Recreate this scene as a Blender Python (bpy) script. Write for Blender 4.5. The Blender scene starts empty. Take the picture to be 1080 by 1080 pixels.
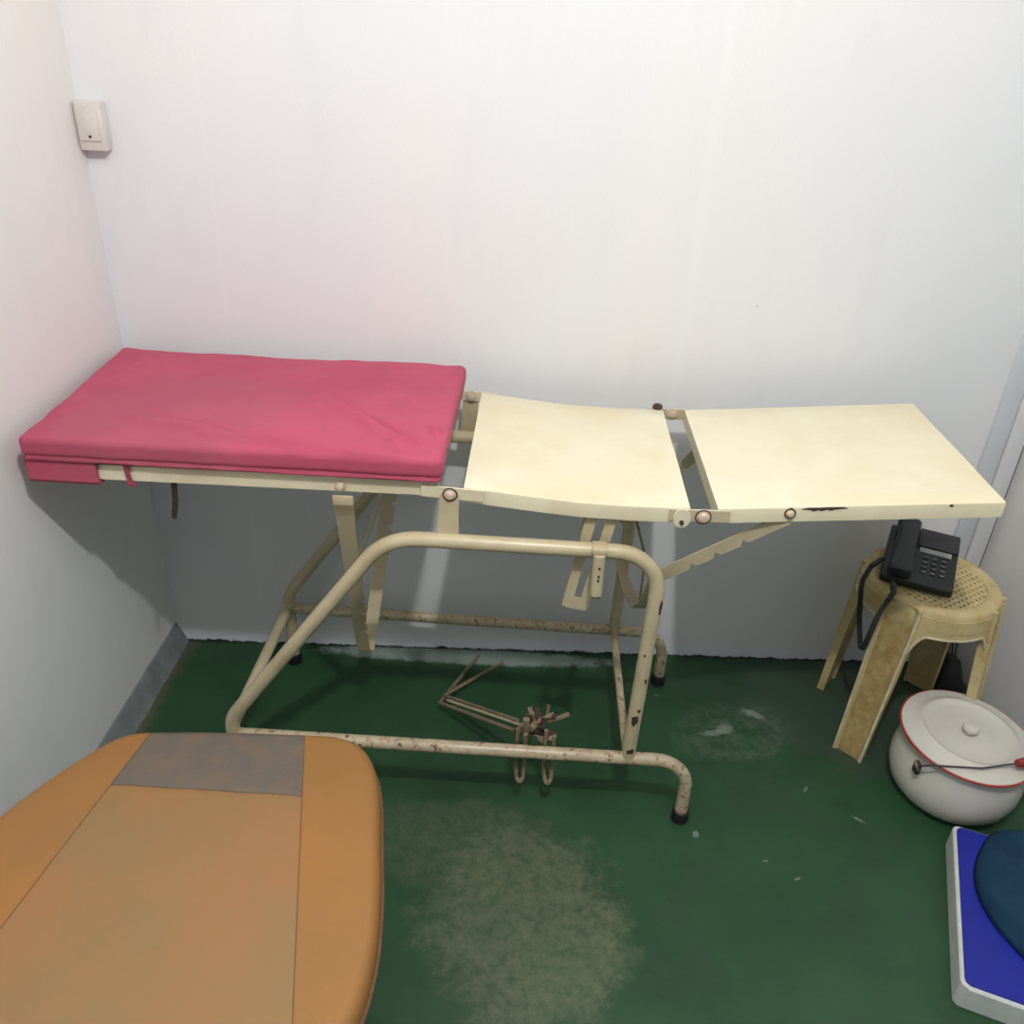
import bpy, bmesh, math, random
from mathutils import Vector, Matrix, noise
random.seed(7)
C = bpy.context.scene.collection
V = Vector

# ------------------------------------------------------------------ camera
yaw, pitch, roll, FPX = -0.0165796, 0.5193996, 0.0483814, 908.365
CAM = V((0, -1.92027, 1.55))
fw = V((math.sin(yaw)*math.cos(pitch), math.cos(yaw)*math.cos(pitch), -math.sin(pitch)))
rt = V((math.cos(yaw), -math.sin(yaw), 0)); up = rt.cross(fw)
r2 = rt*math.cos(roll) + up*math.sin(roll); u2 = -rt*math.sin(roll) + up*math.cos(roll)
cd = bpy.data.cameras.new('camera'); cam = bpy.data.objects.new('camera', cd); C.objects.link(cam)
m = Matrix((r2, u2, -fw)).transposed().to_4x4(); m.translation = CAM
cam.matrix_world = m
cd.sensor_width = 36; cd.lens = FPX/1080*36; cd.clip_start = .02
bpy.context.scene.camera = cam

# ------------------------------------------------------------------ light
w = bpy.data.worlds.new('world'); bpy.context.scene.world = w; w.use_nodes = True
bg = w.node_tree.nodes['Background']; bg.inputs[0].default_value = (.80, .90, 1.0, 1); bg.inputs[1].default_value = .22
ld = bpy.data.lights.new('ceiling_bulb', 'POINT'); lo = bpy.data.objects.new('ceiling_bulb', ld); C.objects.link(lo)
lo.location = (.15, -1.64, 2.40); ld.energy = 76; ld.shadow_soft_size = .032; ld.color = (1.0, .985, .965)
vs = bpy.context.scene.view_settings
vs.view_transform = 'Standard'; vs.look = 'None'; vs.gamma = 1; vs.use_curve_mapping = False; vs.exposure = 0.0

# ------------------------------------------------------------------ node helper
class NT:
    def __init__(s, name):
        s.m = bpy.data.materials.new(name); s.m.use_nodes = True; s.t = s.m.node_tree
        s.b = s.t.nodes['Principled BSDF']; s.tc = s.t.nodes.new('ShaderNodeTexCoord')
        s.P = s.tc.outputs['Object']
    def put(s, sock, v):
        if isinstance(v, bpy.types.NodeSocket): s.t.links.new(v, sock)
        elif isinstance(v, (tuple, list)) and len(v) == 3 and sock.type == 'RGBA': sock.default_value = (*v, 1)
        else: sock.default_value = v
    def math(s, op, a, b=0.0, clamp=False):
        n = s.t.nodes.new('ShaderNodeMath'); n.operation = op; n.use_clamp = clamp
        s.put(n.inputs[0], a); s.put(n.inputs[1], b); return n.outputs[0]
    def noise(s, scale, detail=4, rough=.5, vec=None, sc=None, loc=None):
        n = s.t.nodes.new('ShaderNodeTexNoise'); n.inputs['Scale'].default_value = scale
        n.inputs['Detail'].default_value = detail; n.inputs['Roughness'].default_value = rough
        v = vec or s.P
        if sc or loc: v = s.map(v, sc or (1, 1, 1), loc or (0, 0, 0))
        s.put(n.inputs['Vector'], v); return n.outputs['Fac']
    def map(s, v, sc=(1, 1, 1), loc=(0, 0, 0), rot=(0, 0, 0)):
        n = s.t.nodes.new('ShaderNodeMapping'); s.put(n.inputs[0], v)
        n.inputs['Scale'].default_value = sc; n.inputs['Location'].default_value = loc; n.inputs['Rotation'].default_value = rot
        return n.outputs[0]
    def step(s, v, a, b):           # smooth 0..1 between a and b
        n = s.t.nodes.new('ShaderNodeMapRange'); n.interpolation_type = 'SMOOTHSTEP'
        s.put(n.inputs[0], v); n.inputs[1].default_value = a; n.inputs[2].default_value = b
        return n.outputs[0]
    def mix(s, f, a, b):
        n = s.t.nodes.new('ShaderNodeMix'); n.data_type = 'RGBA'
        s.put(n.inputs[0], f); s.put(n.inputs[6], a); s.put(n.inputs[7], b); return n.outputs[2]
    def sep(s, v=None):
        n = s.t.nodes.new('ShaderNodeSeparateXYZ'); s.put(n.inputs[0], v or s.P); return n.outputs
    def ell(s, cx, cy, rx, ry, rot=0, nz=None, amt=.5):   # 1 inside a rough-edged ellipse on the XY plane, 0 outside
        x, y, z = s.sep()
        dx = s.math('SUBTRACT', x, cx); dy = s.math('SUBTRACT', y, cy)
        c, si = math.cos(rot), math.sin(rot)
        a = s.math('ADD', s.math('MULTIPLY', dx, c/rx), s.math('MULTIPLY', dy, si/rx))
        b = s.math('ADD', s.math('MULTIPLY', dx, -si/ry), s.math('MULTIPLY', dy, c/ry))
        d = s.math('SQRT', s.math('ADD', s.math('MULTIPLY', a, a), s.math('MULTIPLY', b, b)))
        if nz is not None: d = s.math('ADD', d, s.math('MULTIPLY', s.math('SUBTRACT', nz, .5), amt*2))
        return s.step(d, 1.15, .75)
    def bump(s, h, strength=.3, dist=.002):
        n = s.t.nodes.new('ShaderNodeBump'); n.inputs['Strength'].default_value = strength
        n.inputs['Distance'].default_value = dist; s.put(n.inputs['Height'], h)
        s.t.links.new(n.outputs[0], s.b.inputs['Normal'])
    def out(s, col, rough=.5, metal=0.0, spec=None, **k):
        s.put(s.b.inputs['Base Color'], col); s.put(s.b.inputs['Roughness'], rough); s.put(s.b.inputs['Metallic'], metal)
        if spec is not None: s.b.inputs['Specular IOR Level'].default_value = spec
        for a, v in k.items(): s.b.inputs[a.replace('_', ' ')].default_value = v
        return s.m

def simple(name, col, rough=.5, var=.12, scale=30, metal=0.0, spec=None, bump=.15, bd=.001):
    n = NT(name); f = n.noise(scale, 5, .6)
    c = n.mix(n.step(f, .3, .7), tuple(x*(1-var) for x in col), tuple(min(1, x*(1+var)) for x in col))
    if bump: n.bump(f, bump, bd)
    return n.out(c, rough, metal, spec)

# painted plaster walls
def wall_mat(name, base, warm, seam=False, foot=True):
    n = NT(name); x, y, z = n.sep()
    big = n.noise(1.3, 3, .5, sc=(1, 1, .6)); fine = n.noise(140, 3, .6); mid = n.noise(9, 5, .6, sc=(1, 1, .35))
    col = n.mix(n.step(big, .35, .68), base, warm)
    col = n.mix(n.math('MULTIPLY', n.step(mid, .5, .8), .25), col, tuple(c*.86 for c in base))
    # grubby scuffs and flecks
    sp = n.step(n.noise(55, 2, .5), .80, .84)
    col = n.mix(n.math('MULTIPLY', sp, .45), col, (.25, .24, .22))
    if seam:   # filled board joints, slightly brighter ridges
        for sx, wd, am in ((.345, .022, .16), (-.70, .006, .12), (-.20, .005, .05)):
            d = n.math('ABSOLUTE', n.math('SUBTRACT', n.math('ADD', x, n.math('MULTIPLY', n.math('SUBTRACT', n.noise(3, 3), .5), .05)), sx))
            col = n.mix(n.math('MULTIPLY', n.step(d, wd, 0), am), col, (.90, .90, .90))
    if foot:   # whitish bloom low on the wall and a cracked dirty joint at the floor
        zz = n.math('ADD', z, n.math('MULTIPLY', n.math('SUBTRACT', n.noise(14, 5, .7), .5), .06))
        bl = n.step(zz, .055, .025)
        col = n.mix(n.math('MULTIPLY', bl, .8), col, (.80, .84, .90))
        z2 = n.math('ADD', z, n.math('MULTIPLY', n.math('SUBTRACT', n.noise(38, 5, .8), .55), .034))
        col = n.mix(n.step(z2, .007, .001), col, (.03, .035, .03))
    n.bump(n.math('ADD', n.math('MULTIPLY', fine, .5), mid), .22, .0025)
    return n.out(col, .62, 0, .3)

M = {}
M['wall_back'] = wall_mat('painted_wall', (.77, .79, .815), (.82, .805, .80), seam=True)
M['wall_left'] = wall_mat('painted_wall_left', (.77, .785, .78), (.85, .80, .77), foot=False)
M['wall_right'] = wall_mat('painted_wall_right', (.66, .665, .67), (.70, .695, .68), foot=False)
M['trim'] = wall_mat('painted_trim', (.66, .70, .76), (.68, .71, .75), foot=False)
M['trim_light'] = wall_mat('painted_trim_light', (.76, .78, .82), (.78, .78, .80), foot=False)
M['gap'] = simple('dark_gap', (.015, .013, .013), .8)

def floor_mat():
    n = NT('green_floor_paint'); x, y, z = n.sep()
    a = n.noise(4, 6, .62); b = n.noise(24, 6, .7); c = n.noise(150, 3, .6)
    col = n.mix(n.step(a, .3, .72), (.015, .058, .023), (.024, .086, .034))
    col = n.mix(n.math('MULTIPLY', n.step(b, .5, .8), .45), col, (.045, .085, .05))
    # worn away patch, bare screed showing
    e1 = n.ell(.045, -.83, .20, .25, .2, n.noise(7, 7, .75), .8)
    e1b = n.ell(-.10, -.66, .24, .12, 0, n.noise(9, 7, .75, loc=(3, 1, 0)), .7)
    worn = n.math('MULTIPLY', n.math('MAXIMUM', e1, n.math('MULTIPLY', e1b, .5)), n.step(n.noise(34, 9, .85), .30, .64))
    col = n.mix(n.math('MULTIPLY', worn, .72), col, (.165, .175, .11))
    # greyed area under the stool and near the corner
    e2 = n.ell(1.0, -.15, .42, .26, 0, n.noise(7, 6, .7), .5)
    col = n.mix(n.math('MULTIPLY', e2, .65), col, (.05, .068, .055))
    e3 = n.ell(.56, -.27, .17, .10, .3, n.noise(16, 7, .8), .9)
    col = n.mix(n.math('MULTIPLY', n.math('MULTIPLY', e3, n.step(b, .38, .62)), .28), col, (.17, .20, .17))
    for ex, ey, rx, ry, ro in ((.543, -.262, .020, .018, 0), (.625, -.20, .030, .012, -.5), (.42, -.60, .007, .010, 0), (.80, -.53, .014, .004, -.6), (.62, -.70, .008, .003, .4), (.56, -.66, .006, .003, .3), (.38, -.15, .005, .003, 0), (.70, -.45, .010, .003, 1), (.51, -.28, .03, .01, .2)):
        e = n.ell(ex, ey, rx, ry, ro, n.noise(110, 6, .85), 1.6)
        col = n.mix(n.math('MULTIPLY', e, .55), col, (.30, .34, .29))
    # pale rough-edged strip along the wall
    e4 = n.ell(-.13, -.035, .40, .035, .02, n.noise(18, 7, .8), .6)
    col = n.mix(n.math('MULTIPLY', e4, .8), col, (.34, .42, .38))
    # brown dirt along the left skirting
    d = n.math('ADD', x, n.math('MULTIPLY', n.math('SUBTRACT', n.noise(22, 6, .8), .5), .10))
    col = n.mix(n.math('MULTIPLY', n.step(d, -.875, -.93), .75), col, (.16, .13, .09))
    sm_ = n.step(n.noise(2.6, 8, .72, loc=(7, 3, 0)), .46, .66)
    col = n.mix(n.math('MULTIPLY', sm_, .40), col, (.040, .066, .042))
    sc_ = n.step(n.noise(60, 6, .8, sc=(1, .25, 1)), .66, .74)
    col = n.mix(n.math('MULTIPLY', n.math('MULTIPLY', sc_, n.step(n.noise(5, 4, .6), .45, .65)), .35), col, (.10, .14, .10))
    # speckles
    col = n.mix(n.math('MULTIPLY', n.step(n.noise(70, 2, .5), .77, .80), .5), col, (.22, .28, .20))
    n.bump(n.math('ADD', n.math('MULTIPLY', c, .35), b), .35, .002)
    r = n.math('ADD', n.math('MULTIPLY', b, .3), .33)
    return n.out(col, r, 0, .45)
M['floor'] = floor_mat()

def paint_metal(name, col, dirty, rust, tube=False, scale=1.0):
    """cream enamel with rust chips; rust = amount 0..1"""
    n = NT(name); a = n.noise(7*scale, 5, .6); b = n.noise(45*scale, 7, .75); c = n.noise(16*scale, 4, .6, loc=(5, 2, 1))
    k = n.mix(n.math('MULTIPLY', n.step(a, .38, .75), .8), col, dirty)
    hi = .80 - .27*rust
    rm = n.math('MULTIPLY', n.step(b, hi-.05, hi+.02), n.step(c, .62-.35*rust, .72-.35*rust))
    halo = n.math('MULTIPLY', n.step(b, hi-.16, hi+.02), n.step(c, .55-.35*rust, .72-.35*rust))
    k = n.mix(n.math('MULTIPLY', halo, .55), k, (.42, .24, .12))
    k = n.mix(rm, k, (.075, .035, .022))
    st_ = n.math('MULTIPLY', n.step(n.noise(11, 6, .75, loc=(9, 4, 2)), .62, .74), .22)
    k = n.mix(st_, k, (.40, .30, .16))
    n.bump(b, .12, .0008)
    return n.out(k, n.math('ADD', n.math('MULTIPLY', rm, .5), .32), 0, .45)
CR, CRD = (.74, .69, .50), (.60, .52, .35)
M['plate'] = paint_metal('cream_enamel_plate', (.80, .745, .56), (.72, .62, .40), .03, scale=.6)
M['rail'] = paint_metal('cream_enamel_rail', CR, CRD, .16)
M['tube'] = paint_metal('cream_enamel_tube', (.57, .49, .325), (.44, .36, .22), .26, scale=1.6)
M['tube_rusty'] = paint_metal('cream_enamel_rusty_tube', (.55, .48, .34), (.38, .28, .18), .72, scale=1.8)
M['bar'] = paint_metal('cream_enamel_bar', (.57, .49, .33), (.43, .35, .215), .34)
M['rust'] = paint_metal('rusty_iron', (.24, .20, .14), (.12, .09, .065), .75, scale=2)
M['rust_dark'] = simple('dark_rust', (.055, .035, .025), .8, .4)
M['bolt'] = paint_metal('painted_bolt', (.62, .50, .38), (.50, .36, .26), .3, scale=3)
M['rubber'] = simple('black_rubber', (.010, .010, .012), .6)

def cloth_mat():
    n = NT('pink_red_cloth'); a = n.noise(3.5, 5, .6); b = n.noise(900, 2, .5, sc=(1, .35, 1)); c = n.noise(30, 5, .65)
    col = n.mix(n.step(a, .3, .7), (.42, .070, .130), (.50, .090, .152))
    col = n.mix(n.math('MULTIPLY', n.step(c, .5, .75), .25), col, (.36, .080, .120))
    d = n.ell(-.12, -.12, .22, .2, .6, n.noise(5, 5, .6), .6)
    col = n.mix(n.math('MULTIPLY', d, .35), col, (.38, .11, .14))
    n.bump(n.math('ADD', n.math('MULTIPLY', b, .35), c), .35, .0015)
    m_ = n.out(col, .85, 0, .2); n.b.inputs['Sheen Weight'].default_value = .04
    return m_
M['cloth'] = cloth_mat()
M['cloth_dark'] = simple('rose_binding', (.36, .06, .10), .8, .2, 60)

def vinyl(name, c1, c2, sc=5, blot=None):
    n = NT(name); a = n.noise(sc, 5, .65); b = n.noise(260, 3, .6); c = n.noise(22, 6, .7)
    col = n.mix(n.step(a, .3, .7), c1, c2)
    if blot: col = n.mix(n.math('MULTIPLY', n.step(c, .45, .7), .35), col, blot)
    n.bump(n.math('ADD', n.math('MULTIPLY', b, .6), c), .3, .001)
    return n.out(col, .55, 0, .35)
M['vinyl'] = vinyl('tan_vinyl', (.36, .185, .062), (.43, .20, .06), 4, (.36, .20, .095))
M['vinyl_mid'] = vinyl('tan_vinyl_worn', (.36, .21, .092), (.42, .215, .09), 5, (.30, .19, .085))
M['vinyl_grey'] = vinyl('grey_worn_patch', (.17, .135, .11), (.215, .175, .145), 14, (.14, .14, .13))
M['seam'] = simple('brown_stitching', (.16, .08, .04), .8)
M['black_plastic'] = simple('black_plastic', (.013, .017, .018), .38, .3, 200, bump=.1)
M['black_plastic2'] = simple('dark_grey_plastic', (.022, .022, .024), .45, .2)
M['key'] = simple('grey_key', (.06, .062, .066), .5)
M['key_print'] = simple('key_print', (.30, .30, .31), .5)
M['lcd'] = simple('grey_display', (.34, .35, .32), .35)

def stool_mat():
    n = NT('aged_cream_plastic'); a = n.noise(7, 6, .7); b = n.noise(28, 6, .75)
    col = n.mix(n.step(a, .3, .7), (.60, .50, .27), (.50, .38, .17))
    col = n.mix(n.math('MULTIPLY', n.step(b, .5, .72), .5), col, (.36, .26, .11))
    col = n.mix(n.math('MULTIPLY', n.step(n.noise(18, 6, .8, loc=(2, 2, 2)), .58, .70), .45), col, (.66, .62, .48))
    n.bump(b, .2, .001)
    return n.out(col, .5, 0, .4)
M['stool'] = stool_mat()
n_ = NT('grimy_plastic'); a_ = n_.noise(30, 6, .75)
n_.bump(a_, .2, .001)
M['stool_dirt'] = n_.out(n_.mix(n_.step(a_, .35, .7), (.30, .20, .075), (.46, .35, .16)), .6, 0, .3)
M['stool_edge'] = simple('pale_scuffed_plastic', (.55, .49, .33), .5, .2, 40)
M['hole'] = simple('hole_shade', (.10, .07, .03), .8)

def enamel():
    n = NT('white_enamel'); a = n.noise(6, 5, .6); b = n.noise(60, 6, .8); c = n.noise(12, 4, .6)
    col = n.mix(n.step(a, .35, .7), (.62, .60, .54), (.56, .55, .51))
    col = n.mix(n.math('MULTIPLY', n.math('MULTIPLY', n.step(b, .64, .70), n.step(c, .55, .65)), .8), col, (.10, .08, .06))
    return n.out(col, .22, 0, .5)
M['enamel'] = enamel()
M['red_rim'] = simple('red_enamel_rim', (.42, .035, .035), .3)
M['wire'] = simple('dull_steel_wire', (.10, .09, .09), .45, metal=.6)
M['red_wood'] = simple('red_painted_wood', (.28, .03, .02), .4)
M['blue'] = simple('cobalt_blue_plastic', (.004, .014, .30), .45, .08, 8)
M['white_edge'] = simple('pale_plastic_edge', (.62, .64, .62), .45, .06)
n_ = NT('navy_denim'); a_ = n_.noise(18, 5, .6); b_ = n_.noise(500, 2, .6)
n_.bump(b_, .4, .001)
M['denim'] = n_.out(n_.mix(n_.step(a_, .3, .7), (.009, .036, .078), (.014, .050, .098)), .85, 0, .2)
M['skirting'] = simple('grey_cement', (.21, .235, .24), .7, .18, 16, bump=.3, bd=.002)
M['box_plastic'] = simple('ivory_box_plastic', (.70, .66, .62), .45, .06)

# ------------------------------------------------------------------ mesh builder
class MB:
    def __init__(s): s.v = []; s.f = []; s.mi = []; s.mats = []
    def mat(s, m):
        if m not in s.mats: s.mats.append(m)
        return s.mats.index(m)
    def add(s, vs, fs, m):
        o = len(s.v); s.v += [V(p) for p in vs]; k = s.mat(m)
        for f in fs: s.f.append([i+o for i in f]); s.mi.append(k)
        return s
    def bm(s, bm_, m):
        bm_.verts.ensure_lookup_table(); bm_.verts.index_update()
        s.add([v.co.copy() for v in bm_.verts], [[v.index for v in f.verts] for f in bm_.faces], m); bm_.free(); return s
    def box(s, c, d, m, bev=.0, R=None, seg=2):
        b = bmesh.new(); bmesh.ops.create_cube(b, size=1)
        for v in b.verts: v.co = V((v.co.x*d[0], v.co.y*d[1], v.co.z*d[2]))
        if bev: bmesh.ops.bevel(b, geom=b.edges[:], offset=bev, segments=seg, affect='EDGES', profile=.5)
        for v in b.verts:
            if R: v.co = R @ v.co
            v.co += V(c)
        return s.bm(b, m)
    def hull(s, pts, m, bev=0, seg=2):     # 8 corner hexahedron: bottom 4 ccw, top 4 ccw
        b = bmesh.new(); vs = [b.verts.new(p) for p in pts]
        for f in ((3, 2, 1, 0), (4, 5, 6, 7), (0, 1, 5, 4), (1, 2, 6, 5), (2, 3, 7, 6), (3, 0, 4, 7)): b.faces.new([vs[i] for i in f])
        if bev: bmesh.ops.bevel(b, geom=b.edges[:], offset=bev, segments=seg, affect='EDGES', profile=.5)
        return s.bm(b, m)
    def prism(s, o, u, v, poly, thick, m, bev=0, holes=None):
        o, u, v = V(o), V(u).normalized(), V(v); v = (v - u*v.dot(u)).normalized(); n = u.cross(v)
        N = len(poly); P = [o+u*a+v*b for a, b in poly]
        b = bmesh.new(); A = [b.verts.new(p-n*thick/2) for p in P]; B = [b.verts.new(p+n*thick/2) for p in P]
        b.faces.new(A[::-1]); b.faces.new(B)
        for i in range(N): b.faces.new([A[i], A[(i+1) % N], B[(i+1) % N], B[i]])
        bmesh.ops.recalc_face_normals(b, faces=b.faces[:])
        if bev: bmesh.ops.bevel(b, geom=b.edges[:], offset=bev, segments=1, affect='EDGES')
        return s.bm(b, m)
    def tube(s, pts, r, m, n=14, fillet=0, cap=True, closed=False, rad=None):
        P = path(pts, fillet); N = len(P); T = []
        for i in range(N):
            if closed: t = P[(i+1) % N]-P[i-1]
            else: t = P[min(i+1, N-1)]-P[max(i-1, 0)]
            T.append(t.normalized())
        a = T[0].orthogonal().normalized(); vs = []; 
        for i in range(N):
            a = (a - T[i]*a.dot(T[i])).normalized(); b = T[i].cross(a); rr = rad[i] if rad else r
            for k in range(n):
                th = 2*math.pi*k/n; vs.append(P[i]+(a*math.cos(th)+b*math.sin(th))*rr)
        fs = []
        for i in range(N if closed else N-1):
            j = (i+1) % N
            for k in range(n): fs.append([i*n+k, i*n+(k+1) % n, j*n+(k+1) % n, j*n+k])
        if cap and not closed: fs.append(list(range(n))[::-1]); fs.append([(N-1)*n+k for k in range(n)])
        return s.add(vs, fs, m)
    def lathe(s, prof, m, c=(0, 0, 0), n=48, R=None, mats=None):
        vs = []; fs = []; N = len(prof)
        for r, z in prof:
            for k in range(n):
                th = 2*math.pi*k/n; p = V((r*math.cos(th), r*math.sin(th), z))
                if R: p = R @ p
                vs.append(p+V(c))
        for i in range(N-1):
            for k in range(n): fs.append([i*n+k, i*n+(k+1) % n, (i+1)*n+(k+1) % n, (i+1)*n+k])
        fs.append(list(range(n))[::-1]); fs.append([(N-1)*n+k for k in range(n)])
        return s.add(vs, fs, m)
    def ribbon(s, pts, wid, wv, th, m):    # flat bar along pts, width direction wv
        P = [V(p) for p in pts]; N = len(P); vs = []
        for i in range(N):
            t = (P[min(i+1, N-1)]-P[max(i-1, 0)]).normalized(); ww = V(wv); ww = (ww-t*ww.dot(t)).normalized(); nn = t.cross(ww)
            w_ = wid[i] if isinstance(wid, (list, tuple)) else wid
            for a, b in ((-1, -1), (1, -1), (1, 1), (-1, 1)): vs.append(P[i]+ww*a*w_/2+nn*b*th/2)
        fs = [[3, 2, 1, 0], [(N-1)*4+k for k in range(4)]]
        for i in range(N-1):
            for k in range(4): fs.append([i*4+k, i*4+(k+1) % 4, (i+1)*4+(k+1) % 4, (i+1)*4+k])
        return s.add(vs, fs, m)
    def build(s, name, parent=None, loc=None, ang=35, smooth=True):
        me = bpy.data.meshes.new(name)
        o = bpy.data.objects.new(name, me); C.objects.link(o)
        if parent: o.parent = parent; off = V(parent['_o'])
        else: off = V(loc) if loc else V((0, 0, 0)); o.location = off
        o['_o'] = tuple(off)
        me.from_pydata([p-off for p in s.v], [], s.f)
        for mm in s.mats: me.materials.append(mm)
        for p, k in zip(me.polygons, s.mi): p.material_index = k; p.use_smooth = smooth
        b = bmesh.new(); b.from_mesh(me); bmesh.ops.recalc_face_normals(b, faces=b.faces[:]); b.to_mesh(me); b.free()
        if smooth: me.set_sharp_from_angle(angle=math.radians(ang))
        me.update(); return o

def path(pts, fillet=0, n=8):
    P = [V(p) for p in pts]
    if not fillet: return P
    out = [P[0]]
    for i in range(1, len(P)-1):
        a, b, c = P[i-1], P[i], P[i+1]; fr = fillet[i-1] if isinstance(fillet, (list, tuple)) else fillet
        if fr == 0: out.append(b); continue
        u = (a-b).normalized(); v = (c-b).normalized(); ang = u.angle(v)
        d = min(fr/math.tan(ang/2), (a-b).length*.49, (c-b).length*.49); rr = d*math.tan(ang/2)
        cen = b+(u+v).normalized()*(rr/math.sin(ang/2)); p0 = b+u*d; p1 = b+v*d
        e0 = p0-cen; tot = math.pi-ang; ax = e0.cross(p1-cen).normalized()
        for k in range(n+1): out.append(cen+Matrix.Rotation(tot*k/n, 3, ax) @ e0)
    out.append(P[-1]); return out

def thing(name, label, cat, loc, group=None):
    o = bpy.data.objects.new(name, None); C.objects.link(o); o.location = loc; o.empty_display_size = .1
    o['_o'] = tuple(loc); o['label'] = label; o['category'] = cat
    if group: o['group'] = group
    return o
def tag(o, label, cat, group=None):
    o['label'] = label; o['category'] = cat
    if group: o['group'] = group
    return o
def struct(o): o['kind'] = 'structure'; return o

# ------------------------------------------------------------------ room shell
K = .0428                                   # the back wall runs a little away to the right
yb = lambda x: K*x
XL, XC, H = -.947, 1.222, 2.75
struct(MB().box((.4, -1.7, -.05), (4.4, 4.2, .1), M['floor']).build('floor', smooth=False))
def wallmesh(a, b, th, mat, z0=0, z1=H):    # vertical slab from a to b, thickness to its left side (outside)
    a, b = V((*a, 0)), V((*b, 0)); d = (b-a).normalized(); nrm = V((-d.y, d.x, 0))*th
    Z = lambda p, z: (p.x, p.y, z)
    return MB().hull([Z(a, z0), Z(b, z0), Z(b+nrm, z0), Z(a+nrm, z0), Z(a, z1), Z(b, z1), Z(b+nrm, z1), Z(a+nrm, z1)], mat)
struct(wallmesh((XL, yb(XL)), (1.30, yb(1.30)), .1, M['wall_back']).build('wall_back', smooth=False))
struct(wallmesh((XL, -3.6), (XL, yb(XL)+.1), .1, M['wall_left']).build('wall_left', smooth=False))
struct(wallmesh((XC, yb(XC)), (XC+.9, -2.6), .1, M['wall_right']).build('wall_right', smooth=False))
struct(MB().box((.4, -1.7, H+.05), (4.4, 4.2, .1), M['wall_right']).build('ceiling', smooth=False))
# boards that finish the right end of the back wall, and the dark crack at the corner
for i, (x0, x1, th, mm) in enumerate(((1.121, 1.166, .010, M['trim']), (1.168, 1.210, .014, M['trim_light']))):
    mb = MB().hull([(x0, yb(x0)-th, .0), (x1, yb(x1)-th, .0), (x1, yb(x1)-.0005, .0), (x0, yb(x0)-.0005, .0),
                    (x0, yb(x0)-th, H), (x1, yb(x1)-th, H), (x1, yb(x1)-.0005, H), (x0, yb(x0)-.0005, H)], mm, .0015)
    struct(mb.build('trim_%d' % (i+1)))
mb = MB().box((1.2155, yb(1.2155)-.002, H/2), (.006, .003, H), M['gap']); struct(mb.build('trim_3'))
# sloped cement skirting on the left
mb = MB(); NS = 60; vs = []; fs = []
for i in range(NS+1):
    y = yb(XL)-.001-i*(3.0/NS)
    wob = (noise.noise(V((0, y*14, 0)))*.004)
    vs += [(XL+.0005, y, .0), (XL+.030+wob, y, .0005), (XL+.024+wob*.6, y, .018), (XL+.004, y, .062), (XL+.0005, y, .064)]
for i in range(NS):
    for k in range(5): fs.append([i*5+k, i*5+(k+1) % 5, (i+1)*5+(k+1) % 5, (i+1)*5+k])
fs += [[0, 1, 2, 3, 4], [NS*5+k for k in (4, 3, 2, 1, 0)]]
struct(mb.add(vs, fs, M['skirting']).build('baseboard_left'))

# small ivory socket box high in the corner
t = thing('socket_box', 'small ivory plastic socket box mounted high on the wall in the left corner', 'socket', (-.918, -.04, 1.32))
MB().box((-.9165, yb(-.918)-.0155, 1.327), (.054, .030, .092), M['box_plastic'], .004).build('housing', t)
MB().box((-.9165, yb(-.918)-.032, 1.333), (.040, .004, .066), M['box_plastic'], .0015).build('cover_plate', t)
for dz in (-.0285,):
    MB().lathe([(.0001, -.0008), (.0028, -.0008), (.0028, .0008), (.0001, .0008)], M['rust_dark'], (-.9165, yb(-.918)-.0345, 1.333+dz+.004), 12, Matrix.Rotation(math.pi/2, 3, 'X')).build('screw', t)

# ------------------------------------------------------------------ the examination bed
YF, YR = -.55, -.09
bed = thing('examination_bed', 'cream painted metal examination bed with three jointed panels on a bent tube frame', 'examination bed', (-.03, -.32, 0))
TR = .0148
def arch(y, mat):
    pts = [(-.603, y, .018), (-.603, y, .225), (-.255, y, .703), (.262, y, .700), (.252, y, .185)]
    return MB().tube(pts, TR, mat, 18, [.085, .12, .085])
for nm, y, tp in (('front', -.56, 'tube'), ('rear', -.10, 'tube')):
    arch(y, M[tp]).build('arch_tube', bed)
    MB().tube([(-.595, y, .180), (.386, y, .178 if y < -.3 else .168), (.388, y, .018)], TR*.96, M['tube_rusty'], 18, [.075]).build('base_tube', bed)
    for fx in (-.603, .388):
        MB().lathe([(.013, .0), (.0185, .001), (.0197, .005), (.0183, .030), (.0155, .032)], M['rubber'], (fx, y, 0), 20).build('foot_cap', bed)
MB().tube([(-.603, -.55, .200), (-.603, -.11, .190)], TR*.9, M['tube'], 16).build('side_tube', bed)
MB().tube([(.250, -.552, .182), (.250, -.108, .176)], TR*.62, M['tube_rusty'], 16).build('side_tube', bed)

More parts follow.
